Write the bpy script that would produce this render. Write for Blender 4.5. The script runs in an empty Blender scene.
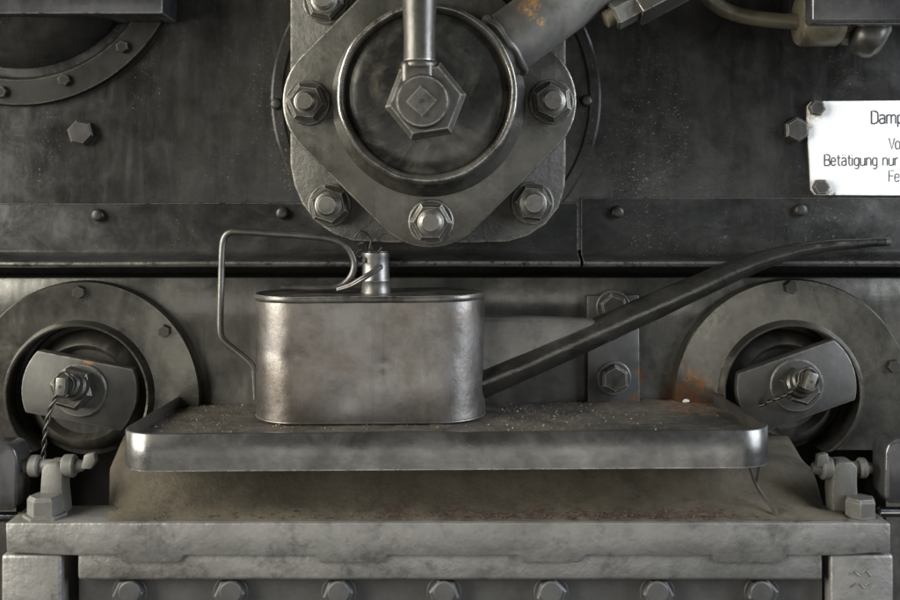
import bpy, bmesh, math, random
from mathutils import Vector, Matrix, noise

random.seed(7)
S = bpy.context.scene
COL = S.collection
R = math.radians
DIST = 1.1                                   # camera to lower wall, metres

# ------------------------------------------------------------------ camera
cam = bpy.data.cameras.new("camera")
cam_o = bpy.data.objects.new("camera", cam)
COL.objects.link(cam_o)
cam_o.location = (0, -DIST, 0)
cam_o.rotation_euler = (R(90), 0, 0)
cam.sensor_width = 36
cam.lens = 36 * DIST / 0.9
cam.shift_y = -107 / 900
cam.clip_start = 0.02
cam.clip_end = 50
cam.dof.use_dof = True
cam.dof.focus_distance = DIST - 0.075
cam.dof.aperture_fstop = 5.2
S.camera = cam_o

# ------------------------------------------------------------------ light
w = bpy.data.worlds.new("World")
S.world = w
w.use_nodes = True
bg = w.node_tree.nodes["Background"]
bg.inputs[0].default_value = (0.62, 0.63, 0.60, 1)
bg.inputs[1].default_value = 0.03


def area(name, loc, target, sx, sy, power, color):
    l = bpy.data.lights.new(name, 'AREA')
    l.shape = 'RECTANGLE'
    l.size, l.size_y = sx, sy
    l.energy = power
    l.color = color
    o = bpy.data.objects.new(name, l)
    COL.objects.link(o)
    o.location = loc
    o.rotation_euler = (Vector(target) - Vector(loc)).to_track_quat('-Z', 'Y').to_euler()
    return o


area("left_window_light", (-1.5, -0.75, 0.32), (-0.1, 0, -0.1), 1.1, 1.2, 72, (1.0, 0.965, 0.89))
area("right_window_light", (1.5, -0.7, 0.34), (0.1, 0, -0.1), 0.8, 1.1, 42, (0.82, 0.89, 1.0))
area("rear_doorway_light", (0.1, -2.6, -0.50), (0, 0, -0.2), 2.4, 0.95, 12.5, (1.0, 0.98, 0.94))
S.view_settings.view_transform = 'Standard'
S.view_settings.look = 'None'
S.view_settings.exposure = 0
S.view_settings.gamma = 1


# ------------------------------------------------------------------ materials
def ramp(nt, fac, lo, hi, clamp=True):
    n = nt.nodes.new('ShaderNodeMapRange')
    n.inputs[1].default_value = lo
    n.inputs[2].default_value = hi
    n.clamp = clamp
    nt.links.new(fac, n.inputs[0])
    return n.outputs[0]


def mixc(nt, fac, a, b):
    n = nt.nodes.new('ShaderNodeMix')
    n.data_type = 'RGBA'
    for sock, v in ((n.inputs[0], fac), (n.inputs[6], a), (n.inputs[7], b)):
        if isinstance(v, tuple):
            sock.default_value = (*v, 1)
        elif isinstance(v, (int, float)):
            sock.default_value = v
        else:
            nt.links.new(v, sock)
    return n.outputs[2]


def mth(nt, op, a, b=None, c=None):
    n = nt.nodes.new('ShaderNodeMath')
    n.operation = op
    for i, v in enumerate((a, b, c)):
        if v is None:
            continue
        if isinstance(v, (int, float)):
            n.inputs[i].default_value = v
        else:
            nt.links.new(v, n.inputs[i])
    return n.outputs[0]


def noise_n(nt, vec, scale, detail=5, rough=0.6, dist=0.0, sc3=None):
    if sc3:
        mp = nt.nodes.new('ShaderNodeMapping')
        mp.inputs['Scale'].default_value = sc3
        nt.links.new(vec, mp.inputs['Vector'])
        vec = mp.outputs[0]
    n = nt.nodes.new('ShaderNodeTexNoise')
    n.inputs['Scale'].default_value = scale
    n.inputs['Detail'].default_value = detail
    n.inputs['Roughness'].default_value = rough
    n.inputs['Distortion'].default_value = dist
    nt.links.new(vec, n.inputs['Vector'])
    return n.outputs['Fac']


def mat(name, c1, c2, dust=(0.13, 0.12, 0.10), dust_amt=0.5, rough=(0.32, 0.6), metal=0.0, spec=0.5,
        big=14, bump=0.15, bscale=140, bdist=0.001, dent=0.0, dscale=25, chips=0.0, chip_col=(0.30, 0.28, 0.24),
        edge=0.0, edge_col=(0.34, 0.32, 0.28), streak=(5, 5, 1.2), spots=(), top_dust=0.0, grime=0.0,
        erad=0.0022, gain=1.0, stretch=None, bdist2=0.004, runs=0.0, run_col=(0.075, 0.073, 0.066)):
    if gain != 1:
        c1, c2, dust = (tuple(v * gain for v in c) for c in (c1, c2, dust))
    m = bpy.data.materials.new(name)
    m.use_nodes = True
    nt = m.node_tree
    b = nt.nodes['Principled BSDF']
    geo = nt.nodes.new('ShaderNodeNewGeometry')
    pos = geo.outputs['Position']
    n1 = noise_n(nt, pos, big, 8, 0.66, 0.15, stretch)
    col = mixc(nt, ramp(nt, n1, 0.39, 0.61), c1, c2)
    # wiped and streaked dust
    n2 = noise_n(nt, pos, 7, 8, 0.68, 1.2, streak)
    n2b = noise_n(nt, pos, 60, 6, 0.7)
    dm = mth(nt, 'MULTIPLY', ramp(nt, n2, 0.44, 0.74), ramp(nt, n2b, 0.25, 0.7))
    dm = mth(nt, 'MULTIPLY', dm, dust_amt)
    if top_dust:
        sx = nt.nodes.new('ShaderNodeSeparateXYZ')
        nt.links.new(geo.outputs['Normal'], sx.inputs[0])
        td = mth(nt, 'MULTIPLY', ramp(nt, sx.outputs[2], 0.3, 0.95), top_dust)
        td = mth(nt, 'MULTIPLY', td, ramp(nt, n2b, 0.3, 0.62))
        dm = mth(nt, 'MAXIMUM', dm, td)
    col = mixc(nt, dm, col, dust)
    rg = nt.nodes.new('ShaderNodeMapRange')
    n3 = noise_n(nt, pos, 26, 6, 0.65, 0.8)
    nt.links.new(n3, rg.inputs[0])
    rg.inputs[1].default_value = 0.3
    rg.inputs[2].default_value = 0.7
    rg.inputs[3].default_value, rg.inputs[4].default_value = rough
    rgh = mth(nt, 'ADD', rg.outputs[0], mth(nt, 'MULTIPLY', dm, 0.25))
    met = metal
    if grime:
        g = mth(nt, 'MULTIPLY', ramp(nt, noise_n(nt, pos, 38, 8, 0.75, 0.2), 0.52, 0.68), grime)
        col = mixc(nt, g, col, (0.012, 0.011, 0.010))
    if runs:
        rn = noise_n(nt, pos, 1.0, 5, 0.6, 0.12, (75, 75, 5.5))
        rm = mth(nt, 'MULTIPLY', ramp(nt, rn, 0.60, 0.68), ramp(nt, noise_n(nt, pos, 9, 5, 0.6), 0.46, 0.62))
        col = mixc(nt, mth(nt, 'MULTIPLY', rm, runs), col, run_col)
        dn = noise_n(nt, pos, 1.0, 5, 0.6, 0.1, (38, 38, 2.4))
        col = mixc(nt, mth(nt, 'MULTIPLY', ramp(nt, dn, 0.55, 0.68), runs * 0.8), col, (0.010, 0.0095, 0.008))
    if chips:
        nc = noise_n(nt, pos, 520, 5, 0.7)
        reg = ramp(nt, noise_n(nt, pos, 16, 6, 0.7, 0.5, (1, 1, 0.3)), 0.50, 0.66)
        cm = mth(nt, 'MULTIPLY', ramp(nt, nc, 0.62, 0.66), mth(nt, 'MULTIPLY', reg, chips))
        col = mixc(nt, cm, col, chip_col)
    if edge:
        bv = nt.nodes.new('ShaderNodeBevel')
        bv.samples = 4
        bv.inputs['Radius'].default_value = erad
        dp = nt.nodes.new('ShaderNodeVectorMath')
        dp.operation = 'DOT_PRODUCT'
        nt.links.new(bv.outputs[0], dp.inputs[0])
        nt.links.new(geo.outputs['Normal'], dp.inputs[1])
        em = ramp(nt, dp.outputs['Value'], 0.99, 0.93)
        em = mth(nt, 'MULTIPLY', em, ramp(nt, noise_n(nt, pos, 110, 6, 0.8), 0.40, 0.54))
        em = mth(nt, 'MULTIPLY', em, edge)
        col = mixc(nt, em, col, edge_col)
        met = mth(nt, 'MAXIMUM', mth(nt, 'MULTIPLY', em, 0.8), metal)
    for (sp, rad, scol, amt) in spots:          # rust, paint stains and dark spots with a place of their own
        d = nt.nodes.new('ShaderNodeVectorMath')
        d.operation = 'DISTANCE'
        nt.links.new(pos, d.inputs[0])
        d.inputs[1].default_value = sp
        k = mth(nt, 'ADD', d.outputs['Value'],
                mth(nt, 'MULTIPLY', mth(nt, 'SUBTRACT', noise_n(nt, pos, 55, 6, 0.75, 0.5), 0.5), rad * 2.6))
        sm = mth(nt, 'MULTIPLY', ramp(nt, k, rad, rad * 0.35), amt)
        sm = mth(nt, 'MULTIPLY', sm, ramp(nt, noise_n(nt, pos, 210, 6, 0.75), 0.44, 0.54))
        col = mixc(nt, sm, col, scol)
    nt.links.new(col, b.inputs['Base Color'])
    nt.links.new(rgh, b.inputs['Roughness'])
    if isinstance(met, (int, float)):
        b.inputs['Metallic'].default_value = met
    else:
        nt.links.new(met, b.inputs['Metallic'])
    b.inputs['Specular IOR Level'].default_value = spec
    nrm = None
    if dent:
        bp = nt.nodes.new('ShaderNodeBump')
        bp.inputs['Strength'].default_value = dent
        bp.inputs['Distance'].default_value = bdist2
        nt.links.new(noise_n(nt, pos, dscale, 3, 0.5), bp.inputs['Height'])
        nrm = bp.outputs[0]
    if bump:
        bp = nt.nodes.new('ShaderNodeBump')
        bp.inputs['Strength'].default_value = bump
        bp.inputs['Distance'].default_value = bdist
        nt.links.new(noise_n(nt, pos, bscale, 6, 0.7), bp.inputs['Height'])
        if nrm:
            nt.links.new(nrm, bp.inputs['Normal'])
        nrm = bp.outputs[0]
    if nrm:
        nt.links.new(nrm, b.inputs['Normal'])
    return m


# pixel of the 900x600 photograph at depth y -> real point (used only as a measuring rule)
def K(y):
    return (DIST + y) / DIST / 1000.0


def P(px, py, y):
    k = K(y)
    return Vector(((px - 450) * k, y, (193 - py) * k))


RUST = (0.15, 0.065, 0.026)
OCHRE = (0.25, 0.13, 0.04)
PALE = (0.15, 0.145, 0.115)
M = {}
M['upper'] = mat('black_boiler_paint', (0.013, 0.013, 0.012), (0.036, 0.035, 0.031), (0.085, 0.080, 0.066), 0.32, (0.12, 0.33),
                 dent=0.30, dscale=12, bump=0.10, bscale=220, chips=1.0, streak=(6, 6, 1.1), spec=0.55, gain=0.95, metal=0.35, stretch=(1, 1, 0.3), runs=0.4)
M['band'] = mat('band_black_paint', (0.018, 0.018, 0.017), (0.046, 0.045, 0.041), (0.11, 0.105, 0.09), 0.4, (0.15, 0.36),
                dent=0.32, dscale=15, bump=0.10, bscale=200, chips=1.0, edge=0.9, edge_col=(0.42, 0.40, 0.36), streak=(2, 5, 3), gain=0.95, metal=0.4, stretch=(0.5, 1, 1), runs=0.25)  # pale worn edges, brightened to stand in for the highlight along the lip
M['lower'] = mat('grey_boiler_paint', (0.050, 0.049, 0.043), (0.10, 0.097, 0.084), (0.16, 0.15, 0.125), 0.45, (0.15, 0.36),
                 dent=0.45, dscale=14, bump=0.12, bscale=160, chips=0.8, streak=(3, 3, 2),
                 spots=((P(668, 378, 0), 0.016, PALE, 0.8), (P(668, 396, 0), 0.014, RUST, 0.9), (P(640, 376, 0), 0.008, RUST, 0.9)), gain=1.25, metal=0.5, stretch=(1, 1, 0.5), runs=0.35, run_col=(0.15, 0.145, 0.12))
M['ring'] = mat('ring_paint', (0.052, 0.050, 0.042), (0.098, 0.094, 0.078), (0.15, 0.14, 0.115), 0.45, (0.13, 0.32),
                dent=0.45, dscale=18, bump=0.12, bscale=170, chips=0.7, edge=0.5, edge_col=(0.20, 0.19, 0.16), streak=(3, 3, 3),
                spots=((P(690, 390, -0.012), 0.026, (0.24, 0.125, 0.06), 1.0), (P(688, 392, -0.012), 0.020, (0.165, 0.072, 0.032), 1.0), (P(712, 316, -0.012), 0.016, PALE, 0.7),
                       (P(703, 330, -0.012), 0.014, PALE, 0.6), (P(801, 329, -0.012), 0.012, RUST, 0.8)), gain=0.95, metal=0.65, runs=0.2, run_col=(0.14, 0.135, 0.11), chip_col=(0.26, 0.25, 0.21))
M['hatch'] = mat('hatch_shade_paint', (0.022, 0.021, 0.017), (0.05, 0.048, 0.038), (0.10, 0.095, 0.075), 0.6, (0.28, 0.5), dent=0.12, dscale=20,
                 bump=0.1, edge=0.6, edge_col=(0.15, 0.14, 0.12), streak=(5, 5, 2), gain=0.3, spec=0.15)  # gain darkens the paint to stand in for shade under the shelf
M['flange'] = mat('flange_paint', (0.062, 0.060, 0.050), (0.105, 0.101, 0.085), (0.16, 0.15, 0.12), 0.45, (0.22, 0.42),
                  dent=0.16, dscale=24, bump=0.16, bscale=260, chips=0.7, edge=1.0, edge_col=(0.42, 0.40, 0.34), grime=0.35, gain=0.88, metal=0.6, erad=0.003, runs=0.3, run_col=(0.16, 0.155, 0.13))
M['cast'] = mat('rough_cast_paint', (0.055, 0.053, 0.045), (0.095, 0.091, 0.078), (0.18, 0.17, 0.14), 0.5, (0.42, 0.66),
                dent=0.25, dscale=60, bump=0.6, bscale=190, bdist=0.002, edge=0.9, edge_col=(0.36, 0.34, 0.29), grime=0.3, gain=0.8, metal=0.4, erad=0.004)
M['cyl'] = mat('worn_cylinder', (0.048, 0.046, 0.040), (0.095, 0.091, 0.078), (0.17, 0.16, 0.13), 0.4, (0.18, 0.36), metal=0.75,
               dent=0.10, dscale=40, bump=0.2, bscale=220, edge=1.0, edge_col=(0.55, 0.53, 0.47), erad=0.004, grime=0.5, gain=1.5)
M['face'] = mat('glossy_black_face', (0.010, 0.010, 0.009), (0.030, 0.029, 0.025), (0.13, 0.12, 0.09), 0.75, (0.16, 0.36),
                dent=0.06, dscale=28, bump=0.08, chips=0.4, streak=(3, 3, 3), metal=0.5, gain=1.5)
M['lever'] = mat('worn_lever_steel', (0.13, 0.125, 0.108), (0.20, 0.19, 0.165), (0.24, 0.22, 0.18), 0.5, (0.30, 0.48), metal=0.7,
                 dent=0.10, dscale=45, bump=0.15, bscale=240, edge=1.0, edge_col=(0.55, 0.53, 0.48), grime=0.5, gain=0.58)
M['bolt'] = mat('bolt_paint', (0.075, 0.072, 0.062), (0.13, 0.125, 0.106), (0.20, 0.19, 0.155), 0.5, (0.34, 0.55), metal=0.6,
                dent=0.1, dscale=70, bump=0.2, bscale=300, edge=0.9, edge_col=(0.36, 0.34, 0.29), erad=0.0015, grime=0.75, gain=0.52, chips=0.6, chip_col=(0.16, 0.15, 0.12))
M['stud'] = mat('bolt_end_steel', (0.15, 0.145, 0.125), (0.24, 0.23, 0.20), (0.26, 0.25, 0.2), 0.4, (0.32, 0.5), metal=0.7,
                bump=0.25, bscale=320, edge=0.8, edge_col=(0.45, 0.43, 0.38), erad=0.0012, grime=0.7, gain=0.68)
M['rivet'] = mat('rivet_paint', (0.030, 0.029, 0.026), (0.06, 0.058, 0.05), (0.13, 0.12, 0.1), 0.4, (0.3, 0.5), bump=0.15, edge=0.5,
                 edge_col=(0.2, 0.19, 0.16), erad=0.001, metal=0.5, gain=0.65)
M['can'] = mat('dull_tinned_steel', (0.165, 0.142, 0.118), (0.275, 0.266, 0.254), (0.17, 0.14, 0.11), 0.5, (0.30, 0.46), metal=0.9,
               big=11, dent=0.16, dscale=34, bump=0.22, bscale=300, bdist=0.0009, grime=0.3, streak=(3, 3, 2.2),
               spots=((P(466, 392, -0.075), 0.009, (0.05, 0.05, 0.06), 0.7),), gain=0.78, runs=0.3, run_col=(0.32, 0.31, 0.29), chips=0.4, chip_col=(0.10, 0.085, 0.065))  # darker spot set where the lower right dent lies
M['can_top'] = mat('oily_can_top', (0.045, 0.042, 0.036), (0.13, 0.125, 0.11), (0.25, 0.23, 0.19), 0.5, (0.25, 0.5), metal=0.7,
                   bump=0.2, bscale=200, edge=1.0, edge_col=(0.5, 0.48, 0.43), erad=0.0015, grime=0.8)
M['neck'] = mat('bare_neck_steel', (0.22, 0.215, 0.20), (0.34, 0.33, 0.31), (0.1, 0.09, 0.08), 0.5, (0.28, 0.45), metal=0.85,
                bump=0.15, bscale=240, grime=0.3, gain=0.55)
M['wire'] = mat('handle_wire_steel', (0.13, 0.126, 0.115), (0.24, 0.23, 0.21), (0.05, 0.048, 0.04), 0.6, (0.26, 0.42), metal=0.8,
                bump=0.12, bscale=300, grime=0.3, gain=0.6)
M['web'] = mat('spout_web_steel', (0.06, 0.058, 0.052), (0.11, 0.107, 0.097), (0.15, 0.14, 0.12), 0.4, (0.3, 0.45), metal=0.5,
               dent=0.14, dscale=40, bump=0.2, bscale=240, edge=0.6, grime=0.5, streak=(1.5, 4, 7), gain=1.2)
M['spout'] = mat('oily_black_spout', (0.014, 0.0135, 0.012), (0.040, 0.039, 0.035), (0.12, 0.115, 0.10), 0.25, (0.15, 0.30), metal=0.8,
                 dent=0.14, dscale=60, bump=0.2, bscale=260, grime=0.3, streak=(2, 4, 6), gain=2.3)
M['tray_rim'] = mat('worn_tray_steel', (0.13, 0.127, 0.118), (0.25, 0.245, 0.23), (0.11, 0.10, 0.085), 0.5, (0.20, 0.40), metal=0.85,
                    dent=0.2, dscale=22, bump=0.15, bscale=180, streak=(2, 2, 5), edge=0.8, edge_col=(0.5, 0.49, 0.46), erad=0.0016, gain=0.74, chips=0.5, chip_col=(0.05, 0.045, 0.036))
M['tray_floor'] = mat('dirty_tray_floor', (0.016, 0.015, 0.012), (0.055, 0.048, 0.036), (0.13, 0.10, 0.07), 0.6, (0.45, 0.75),
                      bump=0.8, bscale=300, bdist=0.002, chips=0.9, chip_col=(0.32, 0.28, 0.2), streak=(4, 4, 4),
                      spots=((P(690, 405, -0.02), 0.05, (0.16, 0.085, 0.04), 0.8),), gain=1.3)
M['brown'] = mat('brown_grimed_casting', (0.080, 0.068, 0.046), (0.135, 0.114, 0.078), (0.19, 0.155, 0.10), 0.6, (0.6, 0.85), spec=0.35,
                 dent=0.2, dscale=40, bump=0.55, bscale=200, bdist=0.002, streak=(4, 4, 4), chips=0.3, grime=0.5, gain=0.75,
                 spots=tuple((P(x_, 514, -0.155), 0.020, (0.050, 0.026, 0.018), 0.8) for x_ in (400, 455, 500, 540, 580, 620, 660, 705)))
M['bar'] = mat('light_grey_bar_paint', (0.20, 0.195, 0.176), (0.285, 0.278, 0.255), (0.34, 0.33, 0.30), 0.5, (0.28, 0.48),
               dent=0.22, dscale=95, bump=0.38, bscale=170, bdist=0.0014, edge=0.8, edge_col=(0.40, 0.39, 0.36), grime=0.55, streak=(3, 3, 3), gain=0.72, chips=0.7, metal=0.35, chip_col=(0.07, 0.062, 0.048))
M['fascia'] = mat('grey_fascia_paint', (0.085, 0.083, 0.078), (0.14, 0.137, 0.128), (0.2, 0.19, 0.17), 0.5, (0.45, 0.65),
                  dent=0.15, dscale=30, bump=0.3, bscale=150, streak=(3, 3, 3), gain=0.52)
M['gloss'] = mat('glossy_black_block', (0.020, 0.020, 0.021), (0.045, 0.045, 0.047), (0.12, 0.115, 0.1), 0.4, (0.12, 0.3), metal=0.3,
                 dent=0.10, dscale=24, bump=0.08, edge=0.9, edge_col=(0.4, 0.39, 0.37), erad=0.003, gain=1.1)
M['chrome'] = mat('bright_rod', (0.5, 0.5, 0.5), (0.65, 0.65, 0.65), (0.2, 0.19, 0.17), 0.3, (0.1, 0.25), metal=1.0, bump=0.1)
M['pipe'] = mat('branch_pipe_paint', (0.075, 0.073, 0.064), (0.125, 0.121, 0.106), (0.19, 0.18, 0.15), 0.6, (0.36, 0.55),
                dent=0.12, dscale=28, bump=0.2, bscale=220, grime=0.45, edge=0.6,
                spots=((P(530, 8, -0.136), 0.011, (0.42, 0.235, 0.085), 1.0), (P(540, 22, -0.136), 0.005, (0.6, 0.3, 0.07), 1.0)), gain=1.15, metal=0.4)
M['brass'] = mat('grimy_brass', (0.085, 0.074, 0.048), (0.15, 0.13, 0.085), (0.2, 0.18, 0.13), 0.6, (0.35, 0.55), metal=0.3,
                 bump=0.2, bscale=220, grime=0.6, edge=0.6, edge_col=(0.3, 0.27, 0.18))
M['strap'] = mat('strap_paint', (0.048, 0.048, 0.046), (0.085, 0.084, 0.078), (0.15, 0.145, 0.125), 0.5, (0.32, 0.55),
                 dent=0.14, dscale=25, bump=0.12, bscale=200, edge=0.7, edge_col=(0.24, 0.23, 0.2), chips=0.4,
                 spots=((P(634, 402, -0.008), 0.010, RUST, 0.9), (P(640, 372, -0.008), 0.006, RUST, 0.9)), gain=1.0, metal=0.4)
M['clamp'] = mat('clamp_bar_paint', (0.085, 0.083, 0.074), (0.135, 0.131, 0.116), (0.19, 0.18, 0.155), 0.6, (0.38, 0.58), metal=0.5,
                 dent=0.08, dscale=25, bump=0.15, bscale=220, edge=0.7, edge_col=(0.3, 0.29, 0.25), chips=0.3,
                 spots=((P(90, 362, -0.024), 0.006, OCHRE, 0.9),), gain=0.52)
M['hole'] = mat('black_recess_paint', (0.014, 0.013, 0.011), (0.038, 0.035, 0.028), (0.10, 0.09, 0.07), 0.6, (0.3, 0.55),
                dent=0.2, dscale=18, bump=0.2, bscale=130, gain=1.5)
M['cavity'] = mat('shade_black_cavity', (0.004, 0.004, 0.0035), (0.012, 0.011, 0.009), (0.03, 0.028, 0.022), 0.4, (0.6, 0.85), spec=0.15, bump=0.3, gain=1.0)  # near-black colour stands in for shade in the cavity and rail gap
M['white'] = mat('white_enamel', (0.86, 0.86, 0.84), (0.90, 0.90, 0.885), (0.66, 0.63, 0.54), 0.45, (0.25, 0.4), bump=0.05, edge=0.5,
                 edge_col=(0.42, 0.34, 0.2), erad=0.0022,
                 spots=((P(812, 112, -0.025), 0.011, (0.40, 0.33, 0.20), 0.95), (P(818, 192, -0.025), 0.013, (0.28, 0.26, 0.21), 0.95),
                        (P(809, 126, -0.025), 0.006, (0.45, 0.34, 0.18), 0.9), (P(832, 194, -0.025), 0.006, (0.12, 0.11, 0.09), 0.9)))
M['ink'] = mat('black_lettering', (0.012, 0.012, 0.014), (0.03, 0.03, 0.032), (0.2, 0.2, 0.2), 0.2, (0.4, 0.6), bump=0.0)
M['dirt'] = mat('black_oily_lint', (0.010, 0.009, 0.008), (0.035, 0.03, 0.022), (0.09, 0.07, 0.05), 0.5, (0.5, 0.8), bump=0.4)
M['grit'] = mat('grit_grains', (0.03, 0.025, 0.018), (0.24, 0.21, 0.16), (0.5, 0.46, 0.38), 0.5, (0.5, 0.8), big=180, bump=0.2)
M['crumb'] = mat('dark_crumbs', (0.012, 0.010, 0.008), (0.085, 0.040, 0.026), (0.1, 0.07, 0.05), 0.3, (0.6, 0.85), big=90, bump=0.2)
M['stone'] = mat('pale_stone', (0.55, 0.52, 0.43), (0.7, 0.67, 0.58), (0.4, 0.35, 0.25), 0.3, (0.6, 0.8), bump=0.3)

# ------------------------------------------------------------------ mesh helpers
WORLD = {}


def finish(bm, sharp=38):
    bmesh.ops.recalc_face_normals(bm, faces=bm.faces[:])
    for f in bm.faces:
        f.smooth = True
    for e in bm.edges:
        if len(e.link_faces) == 2 and e.calc_face_angle(0) > R(sharp):
            e.smooth = False


def obj(name, bm, m, parent=None, sharp=38, origin=None):
    finish(bm, sharp)
    if parent is not None:
        org = WORLD[parent]
    elif origin is not None:
        org = Vector(origin)
    else:
        xs = [v.co.x for v in bm.verts]
        ys = [v.co.y for v in bm.verts]
        zs = [v.co.z for v in bm.verts]
        org = Vector(((min(xs) + max(xs)) / 2, (min(ys) + max(ys)) / 2, min(zs)))
    bmesh.ops.translate(bm, verts=bm.verts[:], vec=-org)
    me = bpy.data.meshes.new(name)
    bm.to_mesh(me)
    bm.free()
    me.materials.append(M[m])
    o = bpy.data.objects.new(name, me)
    COL.objects.link(o)
    if parent is not None:
        o.parent = parent
    else:
        o.location = org
    WORLD[o] = org
    return o


def tag(o, label, cat, group=None):
    o['label'] = label
    o['category'] = cat
    if group:
        o['group'] = group
    return o


def structure(o):
    o['kind'] = 'structure'
    return o


def thing(name, label, cat, loc, group=None):
    o = bpy.data.objects.new(name, None)
    COL.objects.link(o)
    o.empty_display_size = 0.02
    o.location = loc
    WORLD[o] = Vector(loc)
    return tag(o, label, cat, group)


def bev(bm, off, seg=2, ang=30):
    es = [e for e in bm.edges if len(e.link_faces) == 2 and e.calc_face_angle(0) > R(ang)]
    if es:
        bmesh.ops.bevel(bm, geom=es, offset=off, segments=seg, profile=0.5, affect='EDGES', clamp_overlap=True)


def prism(pts, yf, yb, bv=0.0, seg=2, bm=None):
    """outline in (x,z), front yf (nearer the camera), back yb"""
    n = bmesh.new()
    a = [n.verts.new((x, yf, z)) for x, z in pts]
    c = [n.verts.new((x, yb, z)) for x, z in pts]
    n.faces.new(a)
    n.faces.new(c[::-1])
    for i in range(len(pts)):
        j = (i + 1) % len(pts)
        n.faces.new((a[i], c[i], c[j], a[j]))
    bmesh.ops.recalc_face_normals(n, faces=n.faces[:])
    if bv:
        bev(n, bv, seg)
    return merge(bm, n)


def merge(bm, n):
    if bm is None:
        return n
    me = bpy.data.meshes.new('tmp')
    n.to_mesh(me)
    n.free()
    bm.from_mesh(me)
    bpy.data.meshes.remove(me)
    return bm


def pxs(pts, y):
    k = K(y)
    return [((x - 450) * k, (193 - z) * k) for x, z in pts]


def box(x0, x1, y0, y1, z0, z1, bv=0.0, seg=2, bm=None):
    return prism([(x0, z0), (x1, z0), (x1, z1), (x0, z1)], y0, y1, bv, seg, bm)


def lathe(p0, axis, prof, seg=48, bm=None, up=None, phase=0.0, close=True):
    """prof = [(t along axis, radius)]"""
    n = bmesh.new()
    ax = Vector(axis).normalized()
    u = Vector(up) if up else (Vector((0, 0, 1)) if abs(ax.z) < 0.9 else Vector((1, 0, 0)))
    u = (u - ax * u.dot(ax)).normalized()
    v = ax.cross(u)
    p0 = Vector(p0)
    rings = []
    for t, r in prof:
        c = p0 + ax * t
        if r < 1e-7:
            rings.append([n.verts.new(c)])
        else:
            rings.append([n.verts.new(c + (u * math.cos(phase + 2 * math.pi * i / seg) + v * math.sin(phase + 2 * math.pi * i / seg)) * r)
                          for i in range(seg)])
    for a, c in zip(rings, rings[1:]):
        for i in range(seg):
            j = (i + 1) % seg
            if len(a) == 1 and len(c) == 1:
                continue
            if len(a) == 1:
                n.faces.new((a[0], c[i], c[j]))
            elif len(c) == 1:
                n.faces.new((a[i], a[j], c[0]))
            else:
                n.faces.new((a[i], a[j], c[j], c[i]))
    if close:
        for rg in (rings[0], rings[-1]):
            if len(rg) > 2:
                n.faces.new(rg)
    return merge(bm, n)


def smooth_path(pts, sub=8):
    pts = [Vector(p) for p in pts]
    out = []
    for i in range(len(pts) - 1):
        p0 = pts[max(i - 1, 0)]
        p1, p2 = pts[i], pts[i + 1]
        p3 = pts[min(i + 2, len(pts) - 1)]
        for k in range(sub):
            t = k / sub
            out.append(0.5 * ((2 * p1) + (p2 - p0) * t + (2 * p0 - 5 * p1 + 4 * p2 - p3) * t * t + (3 * p1 - p0 - 3 * p2 + p3) * t ** 3))
    out.append(pts[-1])
    return out


def tube(pts, radii, seg=14, bm=None, cap=True):
    n = bmesh.new()
    pts = [Vector(p) for p in pts]
    N = len(pts)
    if isinstance(radii, (int, float)):
        radii = [radii] * N
    elif len(radii) != N:
        q = []
        for i in range(N):
            f = i / (N - 1) * (len(radii) - 1)
            a = min(int(f), len(radii) - 2)
            q.append(radii[a] + (radii[a + 1] - radii[a]) * (f - a))
        radii = q
    T = [(pts[min(i + 1, N - 1)] - pts[max(i - 1, 0)]).normalized() for i in range(N)]
    ref = Vector((0, 1, 0)) if abs(T[0].y) < 0.9 else Vector((1, 0, 0))
    u = (ref - T[0] * ref.dot(T[0])).normalized()
    rings = []
    for i in range(N):
        u = (u - T[i] * u.dot(T[i])).normalized()
        v = T[i].cross(u)
        rings.append([n.verts.new(pts[i] + (u * math.cos(2 * math.pi * k / seg) + v * math.sin(2 * math.pi * k / seg)) * radii[i]) for k in range(seg)])
    for a, c in zip(rings, rings[1:]):
        for i in range(seg):
            j = (i + 1) % seg
            n.faces.new((a[i], a[j], c[j], c[i]))
    if cap:
        n.faces.new(rings[0])
        n.faces.new(rings[-1])
    return merge(bm, n)


def extrude_x(prof, x0, x1, bm=None, nx=1):
    """closed profile of (y,z) swept along x"""
    n = bmesh.new()
    rings = []
    for k in range(nx + 1):
        x = x0 + (x1 - x0) * k / nx
        rings.append([n.verts.new((x, y, z)) for y, z in prof])
    L = len(prof)
    for a, c in zip(rings, rings[1:]):
        for i in range(L):
            j = (i + 1) % L
            n.faces.new((a[i], a[j], c[j], c[i]))
    n.faces.new(rings[0])
    n.faces.new(rings[-1])
    return merge(bm, n)


def jitter(bm, amp, freq):
    for v in bm.verts:
        d = noise.noise_vector(v.co * freq)
        v.co += d * amp


def arc(cx, cz, r, a0, a1, n):
    return [(cx + r * math.cos(R(a0 + (a1 - a0) * i / n)), cz + r * math.sin(R(a0 + (a1 - a0) * i / n))) for i in range(n + 1)]


def hexhead(px, py, ys, r_px, h, parent, name='bolt', m='bolt', ph=None, dome=0.0, r2=0.82):
    """hexagon bolt head or nut on the plane y = ys"""
    c = P(px, py, ys)
    r = r_px * K(ys - h)
    ph = random.uniform(0, 1.0) if ph is None else ph
    bm = lathe(c + Vector((0, 0.002, 0)), (0, -1, 0), [(0, r), (h * 0.82 + 0.002, r), (h + 0.002, r * r2), (h + 0.002 + dome, r * 0.3)], seg=6, phase=ph)
    bev(bm, r * 0.05, 1, 25)
    return obj(name, bm, m, parent, sharp=24)


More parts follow.
